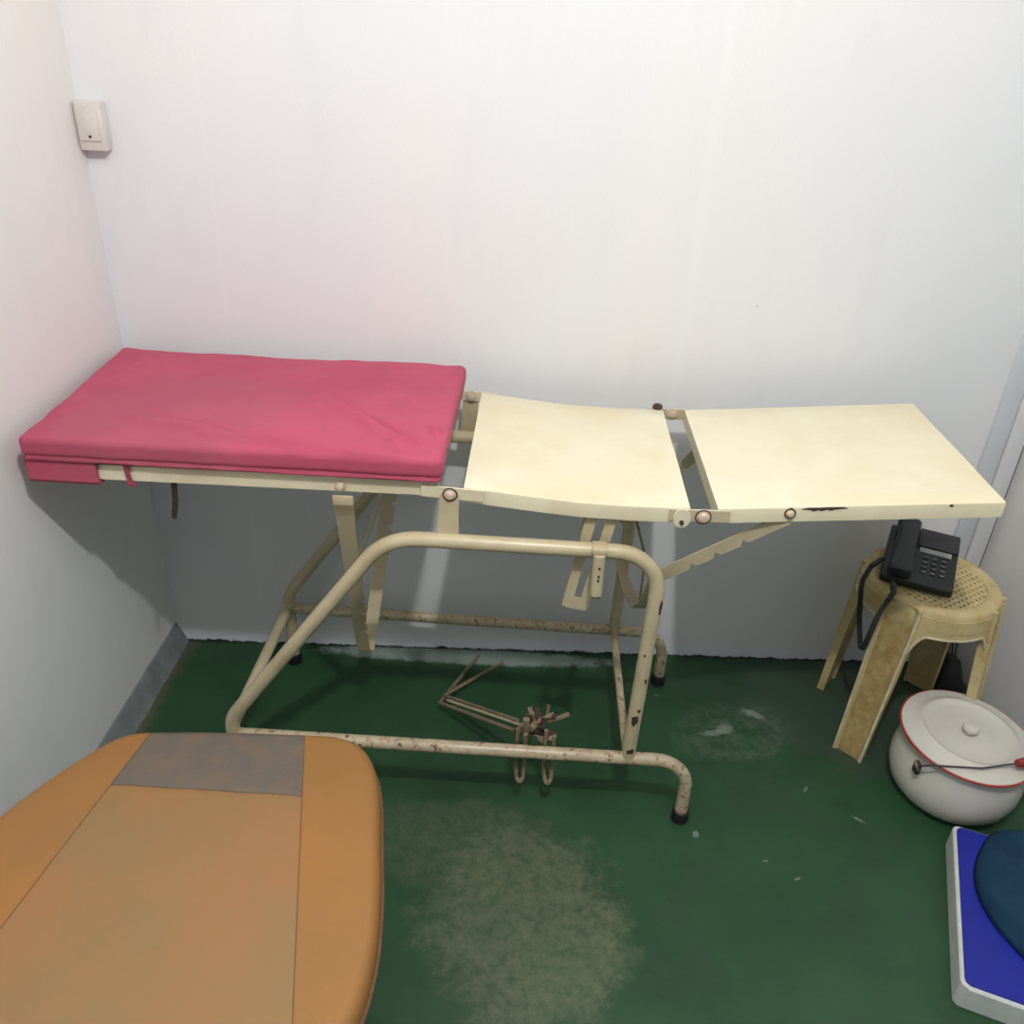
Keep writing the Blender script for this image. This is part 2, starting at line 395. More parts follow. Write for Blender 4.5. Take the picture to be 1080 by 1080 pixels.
def rail_panel(name, stations, y0, y1, th, mat, lip=.030, wob=0):
    """folded sheet tray: stations [(x, ztop)], closed top with lips on all sides"""
    mb = MB(); vs = []; fs = []; ny = 10; r = .004
    X = stations
    prof = [(y0, -lip), (y0, -r), (y0+r*.3, -r*.3), (y0+r, 0)] + [(y0+r+(y1-y0-2*r)*k/ny, 0) for k in range(1, ny)] + [(y1-r, 0), (y1-r*.3, -r*.3), (y1, -r), (y1, -lip), (y1-.002, -lip), (y1-.002, -r-.001)]
    prof += [(y1-.002-(y1-y0-.004)*k/ny, -r-.001) for k in range(1, ny)] + [(y0+.002, -r-.001), (y0+.002, -lip)]
    n = len(prof)
    for i, (x, z) in enumerate(X):
        for k, (yy, dz) in enumerate(prof):
            w_ = wob*noise.noise(V((x*7, yy*7, 3.3))) if dz == 0 else 0
            vs.append((x, yy, z+dz+w_))
    for i in range(len(X)-1):
        for k in range(n): fs.append([i*n+k, i*n+(k+1) % n, (i+1)*n+(k+1) % n, (i+1)*n+k])
    lipf = [f for f in fs if f[0] % n in (0, 1)]; fs = [f for f in fs if f[0] % n not in (0, 1)]  # front lips in duller rail enamel: partly painted shade, partly dirtier edge
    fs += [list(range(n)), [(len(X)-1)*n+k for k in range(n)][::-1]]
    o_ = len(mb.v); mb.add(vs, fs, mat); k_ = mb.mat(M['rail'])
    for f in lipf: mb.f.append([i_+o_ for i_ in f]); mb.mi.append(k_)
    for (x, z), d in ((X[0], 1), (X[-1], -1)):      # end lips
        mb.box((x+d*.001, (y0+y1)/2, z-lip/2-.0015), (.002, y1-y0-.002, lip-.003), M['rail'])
    return mb
def lerp_st(pts, n):
    out = []
    for (x0, z0), (x1, z1) in zip(pts[:-1], pts[1:]):
        for k in range(n): t_ = k/n; out.append((x0+(x1-x0)*t_, z0+(z1-z0)*t_))
    out.append(pts[-1]); return out
DZ = .003
rail_panel('p', lerp_st([(-.905, .815), (-.160, .821)], 12), YF+.001, YR-.001, 0, M['rail']).build('head_panel', bed)
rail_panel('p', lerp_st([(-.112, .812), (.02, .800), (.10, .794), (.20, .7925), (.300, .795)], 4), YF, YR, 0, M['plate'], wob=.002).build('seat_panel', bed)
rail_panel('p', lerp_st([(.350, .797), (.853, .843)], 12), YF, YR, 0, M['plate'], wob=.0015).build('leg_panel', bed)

def slab_bar(a, b, h, th, mat, r=.0): # bar in XZ plane between a and b
    a, b = V(a), V(b); L = (b-a).length
    return MB().prism(a, b-a, (0, 0, 1), [(0, -h/2), (L, -h/2), (L, h/2), (0, h/2)], th, mat, .0008)
def bolt(x, y, z, r=.0085, mat=None, name='bolt', par=None, d=-1):
    R = Matrix.Rotation(math.pi/2*(1 if d < 0 else -1), 3, 'X')
    MB().lathe([(r*1.45, 0), (r*1.45, .0015), (r, .002), (r, .006), (r*.75, .0085), (r*.2, .0095)], mat or M['bolt'], (x, y, z), 20, R).build(name, par or bed)
# hinge bars between the panels, front and back
for y, o in ((YF-.003, -1), (YR+.003, 1)):
    slab_bar((-.190, y, .803), (-.075, y, .797), .024, .003, M['rail']).build('hinge_bar', bed)
    slab_bar((.262, y, .781), (.372, y, .784), .025, .004, M['bar']).build('hinge_bar', bed)
    # upright posts that carry the pivot on the arch tube
    MB().ribbon([(-.139, y+o*.003, .700), (-.139, y+o*.004, .745), (-.137, y+o*.0045, .800)], [.042, .038, .034], (1, 0, 0), .004, M['bar']).build('pivot_post', bed)
    # round tab below the right joint
    mb = MB(); poly = [(.016*math.cos(a_), .019*math.sin(a_)) for a_ in [i*math.pi*2/20 for i in range(20)]]
    mb.prism((.286, y+o*.004, .777), (1, 0, 0), (0, 0, 1), poly, .003, M['rail']); mb.build('hinge_tab', bed)
bolt(-.136, YF-.008, .800, .0085); bolt(.324, YF-.006, .782, .0095); bolt(.479, YF-.001, .797, .0062); bolt(-.337, YF-.000, .800, .0075)
bolt(.286, YF-.0085, .770, .003, M['rust_dark'], 'rivet')
# rust ringed bolts seen on the back joints (heads face the room inside the gap)
for x, z in ((-.136, .800), (.324, .783)):
    MB().lathe([(.0135, 0), (.0135, .002), (.009, .0025), (.009, .007), (.004, .009)], M['bolt'], (x, YR+.001, z), 20, Matrix.Rotation(math.pi/2, 3, 'X')).build('bolt', bed)
for x, y, z, r in ((.324, YF-.0062, .782, .0150), (-.136, YF-.0082, .800, .0140), (.479, YF-.0012, .797, .0105)):
    MB().lathe([(r, 0), (r, .001), (.004, .0012)], M['rust_dark'], (x, y-.0004, z), 20, Matrix.Rotation(math.pi/2, 3, 'X')).build('washer', bed)
MB().lathe([(.011, 0), (.012, .004), (.009, .009), (.003, .011)], M['rust_dark'], (.289, YR+.003, .795), 16).build('stop_knob', bed)
# rust chip scabs on the leg panel edge
mb = MB()
poly = [(0, .001), (.012, .0035), (.03, .003), (.045, .0035), (.075, .003), (.082, .0008), (.06, -.001), (.052, -.0035), (.045, -.001), (.036, -.004), (.03, -.0015), (.022, -.004), (.016, -.001)]
mb.prism((.498, YF-.0004, .8055), V((.5, 0, .046)), (0, 0, 1), poly, .0012, M['rust_dark']).build('rust_scab', bed); mb = MB()
mb.prism((.755, YF-.0004, .830), V((.5, 0, .046)), (0, 0, 1), [(0, 0), (.004, .003), (.009, .001), (.006, -.003)], .0012, M['rust_dark']).build('rust_scab', bed); mb = MB()
mb.prism((.475, YF-.0004, .8055), V((.5, 0, .046)), (0, 0, 1), [(0, 0), (.004, .002), (.008, .001), (.004, -.001)], .0012, M['rust_dark'])
mb.build('rust_scab', bed)

def notched(p0, p1, wv, w, th, notches, nd, mat, w1=None, side=1, endround=True):
    """straight flat bar p0->p1 with saw-tooth notches on one side"""
    p0, p1 = V(p0), V(p1); L = (p1-p0).length; w1 = w1 or w
    hw = lambda s_: (w+(w1-w)*s_/L)/2
    A = [(0, -hw(0))]
    for s_ in notches:
        A += [(s_-.004, -hw(s_)-.0), (s_+.003, -hw(s_)+nd), (s_+.013, -hw(s_)-.001)]
    A += [(L, -hw(L))]
    B = [(L, hw(L)), (0, hw(0))]
    return MB().prism(p0, p1-p0, V(wv)*side, A+B, th, mat, .0006)
# left rest: two notched flats meeting in a V
left_rest = MB()
f0, f1 = V((-.334, -.546, .782)), V((-.362, -.325, .238))
d_ = notched(f0+V((0, -.004, -.004)), f1, (1, 0, 0), .036, .0035, [.25, .36, .41, .45, .49], .009, M['bar'], .030, side=-1).build('ratchet_arm', bed)
MB().box((-.333, YF-.002, .772), (.038, .006, .020), M['bar'], .002).build('arm_clip', bed)
MB().ribbon([(-.334, YR-.01, .785), (-.320, -.13, .66), (-.318, -.16, .563)], .034, (1, 0, 0), .0035, M['bar']).build('ratchet_arm', bed)
notched((-.318, -.158, .575), (-.352, -.318, .236), (1, 0, 0), .034, .0035, [.02, .075, .125], .010, M['bar'], .028, side=-1).build('ratchet_arm', bed)
MB().tube([(-.300, -.29, .70), (-.311, -.30, .640), (-.356, -.345, .512)], .0034, M['bar'], 8).build('link_rod', bed)
# right rest
notched((.478, YF+.004, .783), (.266, -.478, .592), (.5, 0, -1), .026, .0035, [.09, .15, .205], .011, M['bar'], .028, side=-1).build('ratchet_arm', bed)
MB().ribbon([(.268, -.480, .594), (.262, -.43, .50), (.268, -.33, .412), (.258, -.25, .390), (.247, -.16, .388), (.240, -.118, .405)], [.022, .020, .030, .030, .020, .018], (1, 0, 0), .0035, M['bar']).build('rest_yoke', bed)
notched((.470, -.080, .783), (.242, -.076, .480), (1, 0, -1), .030, .0035, [.11, .17], .010, M['bar'], .024, side=-1).build('ratchet_arm', bed)
MB().tube([(.262, -.115, .56), (.2693, -.12, .519), (.300, -.14, .428), (.275, -.30, .415)], .0032, M['rust'], 8).build('link_rod', bed)
# slotted guide under the seat panel and the clamp on the arch tube
g0, g1 = V((.147, -.535, .775)), V((.109, -.535, .552)); gu = (g1-g0).normalized()
mb = MB()
LG = (g1-g0).length
mb.prism(g0, gu, (1, 0, 0), [(0, -.028), (LG, -.026), (LG+.004, -.020), (LG+.004, .020), (LG, .026), (0, .028), (0, .009), (LG-.022, .007), (LG-.022, -.007), (0, -.009)], .004, M['bar'])
mb.ribbon([g0+V((.028, .013, 0)), g1+V((.026, .013, 0))], .026, (0, 1, 0), .003, M['bar'])
mb.ribbon([g0+V((-.028, .013, 0)), g0+V((-.028, .013, 0))+gu*.06], .026, (0, 1, 0), .003, M['bar'])
mb.build('slotted_guide', bed)
mb = MB().tube([(.142, -.583, .706), (.143, -.583, .618)], .0115, M['tube'], 14)
mb.box((.142, -.570, .712), (.028, .034, .012), M['tube'], .003)
mb.box((.142, -.570, .690), (.006, .030, .03), M['tube'], .001)
for z in (.682, .664, .655): mb.box((.1435, -.5942, z), (.004, .002, .006), M['rust_dark'], .0005)
mb.box((.143, -.583, .616), (.016, .018, .005), M['rust_dark'], .001)
mb.build('guide_clamp', bed)
# flaked paint on the front arch leg and its weld: curved patches that hug the tube
def tube_patch(x, y, z, rad, pol, name='rust_patch'):
    mb = MB(); n = len(pol); ring = lambda rr: [(x+rr*math.sin(u), y-rr*math.cos(u), z+v) for u, v in pol]
    c0 = (x+(rad+.0009)*math.sin(sum(p[0] for p in pol)/n), y-(rad+.0009)*math.cos(sum(p[0] for p in pol)/n), z+sum(p[1] for p in pol)/n)
    mb.add(ring(rad+.0008)+ring(rad-.001)+[c0], [[i, (i+1) % n, 2*n] for i in range(n)]+[[n+i, n+(i+1) % n, (i+1) % n, i] for i in range(n)], M['rust_dark']); mb.build(name, bed)
rp = random.Random(11)
for z, sx, sz, u0 in ((.298, .55, .013, -.1), (.325, .25, .005, .3), (.405, .2, .006, .5), (.585, .30, .016, .75), (.470, .12, .004, -.3), (.210, .75, .007, 0)):
    t_ = (z-.185)/(.70-.185); pol = []
    for k in range(12):
        a_ = 2*math.pi*k/12; q_ = .6+.7*rp.random(); pol.append((u0+sx*q_*math.cos(a_), sz*q_*math.sin(a_)))
    tube_patch(.252+.010*t_, -.56, z, TR, pol)
# dark strap hanging below the head panel
MB().ribbon([(-.650, -.535, .79), (-.652, -.535, .765), (-.655, -.533, .740), (-.664, -.531, .700)], [.010, .010, .010, .009], (1, 0, 0), .003, M['rust_dark']).build('hanging_strap', bed)
# rusty folded pedal linkage hung on the front base tube
RU = M['rust']
mb = MB()
for x in (.012, .074):
    mb.tube([(x, -.54, .225), (x, -.537, .12), (x+.004, -.548, .088), (x+.010, -.560, .082), (x+.018, -.548, .088), (x+.019, -.537, .12), (x+.018, -.54, .21)], .0046, RU, 8, .006)
for x in (.021, .086):
    mb.box((x, -.535, .158), (.026, .008, .014), RU, .002)
mb.build('hook_clamp', bed)
mb = MB(); rnd = random.Random(3)
for k in range(16):
    c = V((.018+rnd.random()*.075, -.515+rnd.random()*.05, .165+rnd.random()*.055))
    R = Matrix.Rotation(rnd.random()*3, 3, 'X') @ Matrix.Rotation(rnd.random()*3, 3, 'Z') @ Matrix.Rotation(rnd.random()*3, 3, 'Y')
    mb.box(c, (.008+rnd.random()*.024, .008+rnd.random()*.012, .005+rnd.random()*.010), RU if k % 3 else M['rust_dark'], .0015, R)
mb.tube([(.028, -.50, .185), (.055, -.50, .21), (.090, -.485, .222)], .0052, RU, 8)
mb.tube([(.05, -.49, .20), (.092, -.48, .20), (.125, -.465, .205)], .0056, RU, 8)
mb.tube([(.075, -.48, .20), (.078, -.475, .235)], .0036, RU, 8)
mb.tube([(.030, -.51, .16), (.030, -.51, .225)], .008, RU, 10)
mb.tube([(.005, -.50, .185), (.10, -.50, .178)], .0075, M['rust_dark'], 10)
mb.build('pedal_joint', bed)
for dz, dy, e in ((0, 0, (-.105, -.050, .018)), (.012, .022, (-.036, -.075, .02))):
    MB().tube([(.012, -.49+dy, .168+dz), (-.188+dy*.4, -.262+dy, .030+dz*.5), e], .0046, RU, 8, .006).build('pedal_rod', bed)
MB().tube([(.014, -.475, .176), (-.168, -.268, .046)], .0032, M['bar'], 8).build('pedal_rod', bed)

# ------------------------------------------------------------------ cushion
def cushion():
    x0, x1, y0, y1, z0, z1 = -.926, -.150, -.567, -.083, .8225, .872
    b = bmesh.new(); bmesh.ops.create_cube(b, size=1)
    nx, ny, nz = 110, 70, 8
    # build by sampling the six faces
    b.free(); mb = MB(); rr = .0125
    hx, hy, hz = (x1-x0)/2, (y1-y0)/2, (z1-z0)/2; c = V(((x0+x1)/2, (y0+y1)/2, (z0+z1)/2))
    def f(p):
        q = V((max(-hx+rr, min(hx-rr, p.x)), max(-hy+rr, min(hy-rr, p.y)), max(-hz+rr, min(hz-rr, p.z))))
        d = p-q
        if d.length > 0: d = d.normalized()*rr
        s = q+d; w_ = s+c; w_.x += .017*(1-(w_.y-y0)/(y1-y0))*max(0, 1-(w_.x-x0)/(x1-x0))
        X, Y = w_.x, w_.y
        nrm = d.normalized() if d.length > 0 else V((0, 0, 1))
        h = .0045*noise.noise(V((X*4, Y*5, 1)))+.0022*noise.noise(V((X*18, Y*18, 5)))
        # crown and soft sag
        h += .004*(1-(s.x/hx)**2)*(1-(s.y/hy)**2)
        # long folds pulled towards the near right corner
        for ax, ay, bx, by, wd, am in ((-.42, -.30, -.20, -.545, .010, .0045), (-.33, -.40, -.17, -.535, .007, .005), (-.70, -.47, -.38, -.548, .010, .0042), (-.80, -.42, -.5, -.54, .012, .003), (-.26, -.50, -.155, -.505, .006, .006), (-.60, -.52, -.2, -.555, .006, .004), (-.19, -.42, -.16, -.47, .005, .004)):
            A = V((ax, ay)); B = V((bx, by)); P = V((X, Y)); t = max(0, min(1, (P-A).dot(B-A)/(B-A).length_squared))
            dist = (P-(A+(B-A)*t)).length; g = (P-A).cross(B-A) if False else 0
            side = ((B-A).x*(P-A).y-(B-A).y*(P-A).x)/(B-A).length+.004*noise.noise(V((X*9, Y*9, am*900)))
            fade = math.sin(math.pi*t)**.8 if 0 < t < 1 else 0
            h += am*2.1*math.exp(-(side/(wd*1.5))**2)*(-side/wd*1.4+.5)*fade
        if nrm.z < .3:   # pinched seam and small gathers round the sides
            h += .002*math.sin(X*70+3*noise.noise(V((X*6, Y*6, 0))))*noise.noise(V((X*9, Y*9, 2)))
            h += -.004*math.exp(-((w_.z-.834)/.0045)**2)
        return w_+nrm*h*(1 if nrm.z > -.5 else 0)
    def face(o, du, dv, nu, nv):
        vs = [f(V(o)+V(du)*(i/nu)+V(dv)*(j/nv)) for i in range(nu+1) for j in range(nv+1)]
        fs = [[i*(nv+1)+j, (i+1)*(nv+1)+j, (i+1)*(nv+1)+j+1, i*(nv+1)+j+1] for i in range(nu) for j in range(nv)]
        mb.add(vs, fs, M['cloth'])
    face((-hx, -hy, hz), (2*hx, 0, 0), (0, 2*hy, 0), 230, 150)
    face((-hx, -hy, -hz), (0, 2*hy, 0), (2*hx, 0, 0), 150, 230)
    face((-hx, -hy, -hz), (2*hx, 0, 0), (0, 0, 2*hz), 230, 16)
    face((-hx, hy, -hz), (0, 0, 2*hz), (2*hx, 0, 0), 16, 230)
    face((-hx, -hy, -hz), (0, 0, 2*hz), (0, 2*hy, 0), 16, 150)
    face((hx, -hy, -hz), (0, 2*hy, 0), (0, 0, 2*hz), 150, 16)
    o = mb.build('cushion', None, (-.54, -.32, .822), smooth=True)
    b = bmesh.new(); b.from_mesh(o.data); bmesh.ops.remove_doubles(b, verts=b.verts[:], dist=.0004); bmesh.ops.recalc_face_normals(b, faces=b.faces[:]); b.to_mesh(o.data); b.free()
    for p in o.data.polygons: p.use_smooth = True
    return o
cu = cushion()
ce = thing('bed_cushion', 'flat cushion in pink-red cloth lying on the left panel of the bed', 'cushion', (-.54, -.32, .822))
cu.parent = ce; cu.location = (0, 0, 0); cu['_o'] = ce['_o']; cu.name = 'padding'
# cloth sleeve that wraps the panel end, and the narrow tie round the rail
mb = MB(); vs = []; fs = []
prof = [(-.5565, .826), (-.5585, .816), (-.5575, .800), (-.5590, .784), (-.553, .7765), (-.32, .775), (-.09, .7765), (-.0845, .784), (-.083, .80), (-.085, .826), (-.088, .826), (-.0885, .784), (-.10, .7815), (-.32, .781), (-.545, .7815), (-.5515, .786), (-.5515, .8205)]
n = len(prof); NX = 14
for i in range(NX+1):
    x = -.907+(.127)*i/NX
    for k, (y, z) in enumerate(prof):
        wv = .0018*noise.noise(V((x*40, y*20, z*60))); vs.append((x, y-(wv if y < -.5 else 0), z+wv))
for i in range(NX):
    for k in range(n): fs.append([i*n+k, i*n+(k+1) % n, (i+1)*n+(k+1) % n, (i+1)*n+k])
fs += [list(range(n)), [NX*n+k for k in range(n)]]
mb.add(vs, fs, M['cloth']); mb.box((-.9085, -.32, .801), (.004, .470, .046), M['cloth'], .001)
mb.build('end_sleeve', ce)
mb = MB().ribbon([(-.727, -.5535, .828), (-.724, -.5545, .80), (-.722, -.5530, .778), (-.721, -.54, .7775)], .0085, (1, 0, 0), .002, M['cloth_dark'])
mb.box((-.7195, -.5552, .783), (.017, .002, .004), M['cloth_dark'], .0005)
mb.build('tie_strap', ce)

# ------------------------------------------------------------------ stool
SC = V((.985, -.170, 0)); SH = .435
st = thing('plastic_stool', 'round cream plastic stool with a perforated seat and four splayed legs, brown with grime', 'stool', tuple(SC))
# seat disc with real holes: ring grid with small holes over a dark disc
def stool_top():
    mb = MB(); prof = [(.1, -.012), (.152, -.052), (.1605, -.056), (.1615, -.048), (.157, -.012), (.150, -.002), (.142, .0005), (.118, -.001), (.112, -.0045)]
    # skirt/rim body as a thick lathe shell
    outer = [(.154, -.056), (.1580, -.058), (.1600, -.054), (.1545, -.016), (.1520, -.008), (.1475, -.0025), (.140, 0), (.126, -.001), (.120, -.005), (.120, -.009), (.138, -.010), (.146, -.020)]
    n = 72; vs = []; fs = []
    for r, z in outer:
        for k in range(n):
            th = 2*math.pi*k/n; vs.append((SC.x+r*math.cos(th), SC.y+r*math.sin(th), SH+z))
    N = len(outer)
    for i in range(N):
        for k in range(n): j = (i+1) % N; fs.append([i*n+k, i*n+(k+1) % n, j*n+(k+1) % n, j*n+k])
    mb.add(vs, fs, M['stool']); return mb
stool_top().build('seat_rim', st)
# perforated inner disc
mb = MB(); s_ = .0150; hr = .0039; z = SH-.005
b = bmesh.new(); grid = {}
def quad_hole(cx, cy):
    sq = [(cx-s_/2, cy-s_/2), (cx+s_/2, cy-s_/2), (cx+s_/2, cy+s_/2), (cx-s_/2, cy+s_/2)]
    ho = [(cx, cy-hr*1.2), (cx+hr*1.2, cy), (cx, cy+hr*1.2), (cx-hr*1.2, cy)]
    vs = [(*p, z) for p in sq]+[(*p, z) for p in ho]+[(*p, z-.004) for p in ho]
    # edges midpoints tie hole corners to square
    fs = [[0, 1, 5, 4], [1, 2, 6, 5], [2, 3, 7, 6], [3, 0, 4, 7], [4, 5, 9, 8], [5, 6, 10, 9], [6, 7, 11, 10], [7, 4, 8, 11]]
    return vs, fs
R45 = math.radians(33); RM = .122
for i in range(-9, 10):
    for j in range(-9, 10):
        if math.hypot(i, j)*s_ > RM+.002: continue
        vs, fs = quad_hole(i*s_, j*s_)
        out = []
        for (x, y, zz) in vs:
            r = math.hypot(x, y)
            if r > RM: x, y = x*RM/r, y*RM/r
            out.append((SC.x+x*math.cos(R45)-y*math.sin(R45), SC.y+x*math.sin(R45)+y*math.cos(R45), zz))
        mb.add(out, fs, M['stool'])
mb.lathe([(.105, SH-.0062), (.113, SH-.0062), (.113, SH-.0052), (.105, SH-.0052)], M['stool'], (SC.x, SC.y, 0), 64) if False else None
mb.lathe([(.0001, SH-.016), (.121, SH-.016), (.121, SH-.013), (.0001, SH-.013)], M['hole'], (SC.x, SC.y, 0), 48)  # dark backing disc: shade below the holes put into its colour
mb.build('perforated_disc', st, smooth=False)
def stool_leg(ang, foot_r):
    d = V((math.cos(ang), math.sin(ang), 0)); t = V((-math.sin(ang), math.cos(ang), 0))
    mb = MB(); L = []; NL = 14
    for i in range(NL+1):
        s = i/NL; z = SH-.006-(SH-.006)*s
        r = .1565+(foot_r-.1565)*max(0, s-.01)**1.0
        w_ = .104-.046*s**.6 if s > .12 else .150-.046*(s/.12)**.5*1.0
        w_ = max(w_, .05); dep = .026-.008*s
        if s < .14: w_ = .086
        else: w_ = .088-.014*s
        if s < .16: rg = .1605+.004*s
        # cross section, closed: outer ribs and recessed middle
        cs = [(-w_/2, -dep), (-w_/2, 0), (-w_/2+.006, .001), (-w_/2+.011, -.006), (w_/2-.011, -.006), (w_/2-.006, .001), (w_/2, 0), (w_/2, -dep), (w_/2-.004, -dep), (w_/2-.005, -.012), (-w_/2+.005, -.012), (-w_/2+.004, -dep)]
        L.append([SC+d*(r+b_)+t*a_+V((0, 0, z)) for a_, b_ in cs])
    n = len(L[0]); vs = [p for r_ in L for p in r_]
    main, dirt, edge = [], [], []
    for i in range(NL):
        for k in range(n):
            f_ = [i*n+k, i*n+(k+1) % n, (i+1)*n+(k+1) % n, (i+1)*n+k]
            (dirt if k == 3 else edge if k in (1, 5) else main).append(f_)
    main += [list(range(n)), [NL*n+k for k in range(n)]]
    o = len(mb.v); mb.v += vs
    for fs, mm in ((main, M['stool']), (dirt, M['stool_dirt']), (edge, M['stool_edge'])):
        k = mb.mat(mm)
        for f_ in fs: mb.f.append([a+o for a in f_]); mb.mi.append(k)
    return mb
LEGA = [math.radians(a) for a in (226, 139, 44, -38)]
for a, fr in zip(LEGA, (.222, .180, .184, .196)):
    stool_leg(a, fr).build('leg', st)
# curved lower web between the legs with its pale moulded edge
FR = (.222, .180, .184, .196)
for a0, a1, q0, q1 in zip(LEGA, LEGA[1:]+[LEGA[0]], FR, FR[1:]+FR[:1]):
    a0_, a1_ = (a0, a1) if a1 < a0 else (a0, a1-2*math.pi)
    if a0_-a1_ > math.pi: a1_ += 2*math.pi
    a0_ -= .20; a1_ += .20
    NA = 24; mb = MB(); vs = []; fs = []; vs2 = []
    for i in range(NA+1):
        s = i/NA; a = a0_+(a1_-a0_)*s; e = abs(2*s-1)
        drop = .062+.075*max(0, (e-.60)/.40)**2.4
        fq = q0 if s < .5 else q1; r1 = .1600+(.1545+(fq-.1565)*.30-.1600)*max(0, (e-.60)/.40)**2.4
        dd = V((math.cos(a), math.sin(a), 0))
        for r, z in ((.1575, SH-.018), (r1, SH-drop-.004), (r1-.004, SH-drop-.004), (.1535, SH-.018)): vs.append(SC+dd*r+V((0, 0, z)))
        vs2.append(SC+dd*(r1-.001)+V((0, 0, SH-drop-.005)))
    for i in range(NA):
        for k in range(4): fs.append([i*4+k, i*4+(k+1) % 4, (i+1)*4+(k+1) % 4, (i+1)*4+k])
    fs += [[0, 1, 2, 3], [NA*4+k for k in range(4)]]
    mb.add(vs, fs, M['stool']); mb.tube(vs2, .0036, M['stool_edge'], 8); mb.build('apron', st)

# ------------------------------------------------------------------ telephone (on the stool)
PH = V((.845, -.196, SH+.0015)); ang = math.radians(-24)
ex = V((math.cos(ang), math.sin(ang), 0)); ey = V((-math.sin(ang), math.cos(ang), 0)); ez = V((0, 0, 1))
PW, PD, Z0, Z1 = .158, .185, .018, .060           # width, depth, front and back height
def pp(u, v, h=0.0):      # point on / above the sloping face
    t_ = v/PD; z_ = Z0+(Z1-Z0)*t_
    nn = V((0, -(Z1-Z0), PD)).normalized()
    return PH+ex*u+ey*(v+nn.y*h)+ez*(z_+nn.z*h)
def slab_on(mb, u0, u1, v0, v1, h0, h1, mat, bev=.001):
    return mb.hull([pp(u0, v0, h0), pp(u1, v0, h0), pp(u1, v1, h0), pp(u0, v1, h0), pp(u0, v0, h1), pp(u1, v0, h1), pp(u1, v1, h1), pp(u0, v1, h1)], mat, bev)
ph = thing('desk_telephone', 'black corded desk telephone with grey display standing on the plastic stool', 'telephone', tuple(PH))
mb = MB().hull([PH, PH+ex*PW, PH+ex*PW+ey*PD, PH+ey*PD, PH+ez*Z0, PH+ex*PW+ez*Z0, PH+ex*PW+ey*PD+ez*Z1, PH+ey*PD+ez*Z1], M['black_plastic'], .004, 3)
slab_on(mb, .066, .156, .125, .188, -.002, .006, M['black_plastic2'], .002)
mb.build('body', ph)
slab_on(MB(), .073, .143, .107, .123, -.001, .0022, M['lcd'], .0006).build('display', ph)
for r_ in range(4):
    for c_ in range(3):
        k = slab_on(MB(), .083+c_*.020, .095+c_*.020, .036+r_*.017, .043+r_*.017, -.001, .003, M['key'], .0008)
        if r_ == 0: slab_on(k, .086+c_*.020, .092+c_*.020, .0375, .0415, .003, .0034, M['key_print'], 0)
        else: slab_on(k, .085+c_*.020, .093+c_*.020, .0385+r_*.017, .0400+r_*.017, .003, .0034, M['key_print'], 0)
        k.build('key', ph)
# handset: two bulky ends joined by a grip
mb = MB(); NH = 28; vs = []; fs = []; SN = 16
for i in range(NH+1):
    s = i/NH; v = -.004+s*.192
    endf = max(math.exp(-((s-.10)/.13)**4), math.exp(-((s-.90)/.13)**4))
    hw = .0225+.0045*endf; top = .034+.006*math.sin(math.pi*s); bot = .016*(1-endf)+.001
    cap = 1 if 0 < i < NH else .82
    for k in range(SN):
        a = 2*math.pi*k/SN; ca, sa = math.cos(a), math.sin(a)
        cx = hw*cap*math.copysign(abs(ca)**.55, ca); cz = math.copysign(abs(sa)**.55, sa)
        vs.append(pp(.037+cx, v, (top+bot)/2+cz*(top-bot)/2*cap))
for i in range(NH):
    for k in range(SN): fs.append([i*SN+k, i*SN+(k+1) % SN, (i+1)*SN+(k+1) % SN, (i+1)*SN+k])
fs += [list(range(SN)), [NH*SN+k for k in range(SN)]]
mb.add(vs, fs, M['black_plastic']).build('handset', ph)
# coiled cord hanging over the stool edge
guide = path([pp(-.001, .055, .0), V((.822, -.190, .470)), V((.803, -.208, .440)), V((.803, -.215, .415)), V((.814, -.222, .345)), V((.8170, -.262, .288)), V((.8150, -.285, .300)), V((.8120, -.300, .355)), V((.8150, -.305, .410)), V((.830, -.296, .444)), V((.852, -.27, .452)), pp(.028, -.002, -.004)], .008, 6)
L_ = [0]
for a, b_ in zip(guide[:-1], guide[1:]): L_.append(L_[-1]+(b_-a).length)
def at(s):
    for i in range(len(L_)-1):
        if s <= L_[i+1]: t_ = (s-L_[i])/max(1e-9, L_[i+1]-L_[i]); return guide[i].lerp(guide[i+1], t_)
    return guide[-1]
pts = []; tot = L_[-1]; turns = 118; NP = turns*8; a_ = None
for i in range(NP+1):
    s = tot*i/NP; p = at(s); T = (at(min(tot, s+.004))-at(max(0, s-.004))).normalized()
    if a_ is None: a_ = T.orthogonal().normalized()
    a_ = (a_-T*a_.dot(T)).normalized(); b_ = T.cross(a_)
    e = min(s/.02, (tot-s)/.03, 1); th = 2*math.pi*i/8
    pts.append(p+(a_*math.cos(th)+b_*math.sin(th))*.0044*max(0, e))
MB().tube(pts, .0023, M['black_plastic'], 6).build('coiled_cord', ph)

# black adapter pouch on the floor in the corner
t = thing('black_adapter', 'black adapter with thin cords on the floor behind the stool by the corner', 'adapter', (1.183, -.035, 0))
MB().hull([(1.148, -.072, .001), (1.232, -.072, .001), (1.215, .012, .001), (1.155, .010, .001), (1.172, -.048, .105), (1.205, -.048, .095), (1.200, -.008, .09), (1.176, -.008, .10)], M['black_plastic2'], .008, 3).build('adapter_body', t)
for dx in (0, .016):
    MB().tube([(1.185+dx*.5, -.03, .095), (1.176+dx, -.012, .16), (1.182+dx, .010, .27), (1.178+dx, .030, .33)], .0017, M['black_plastic'], 6, .02).build('cord', t)

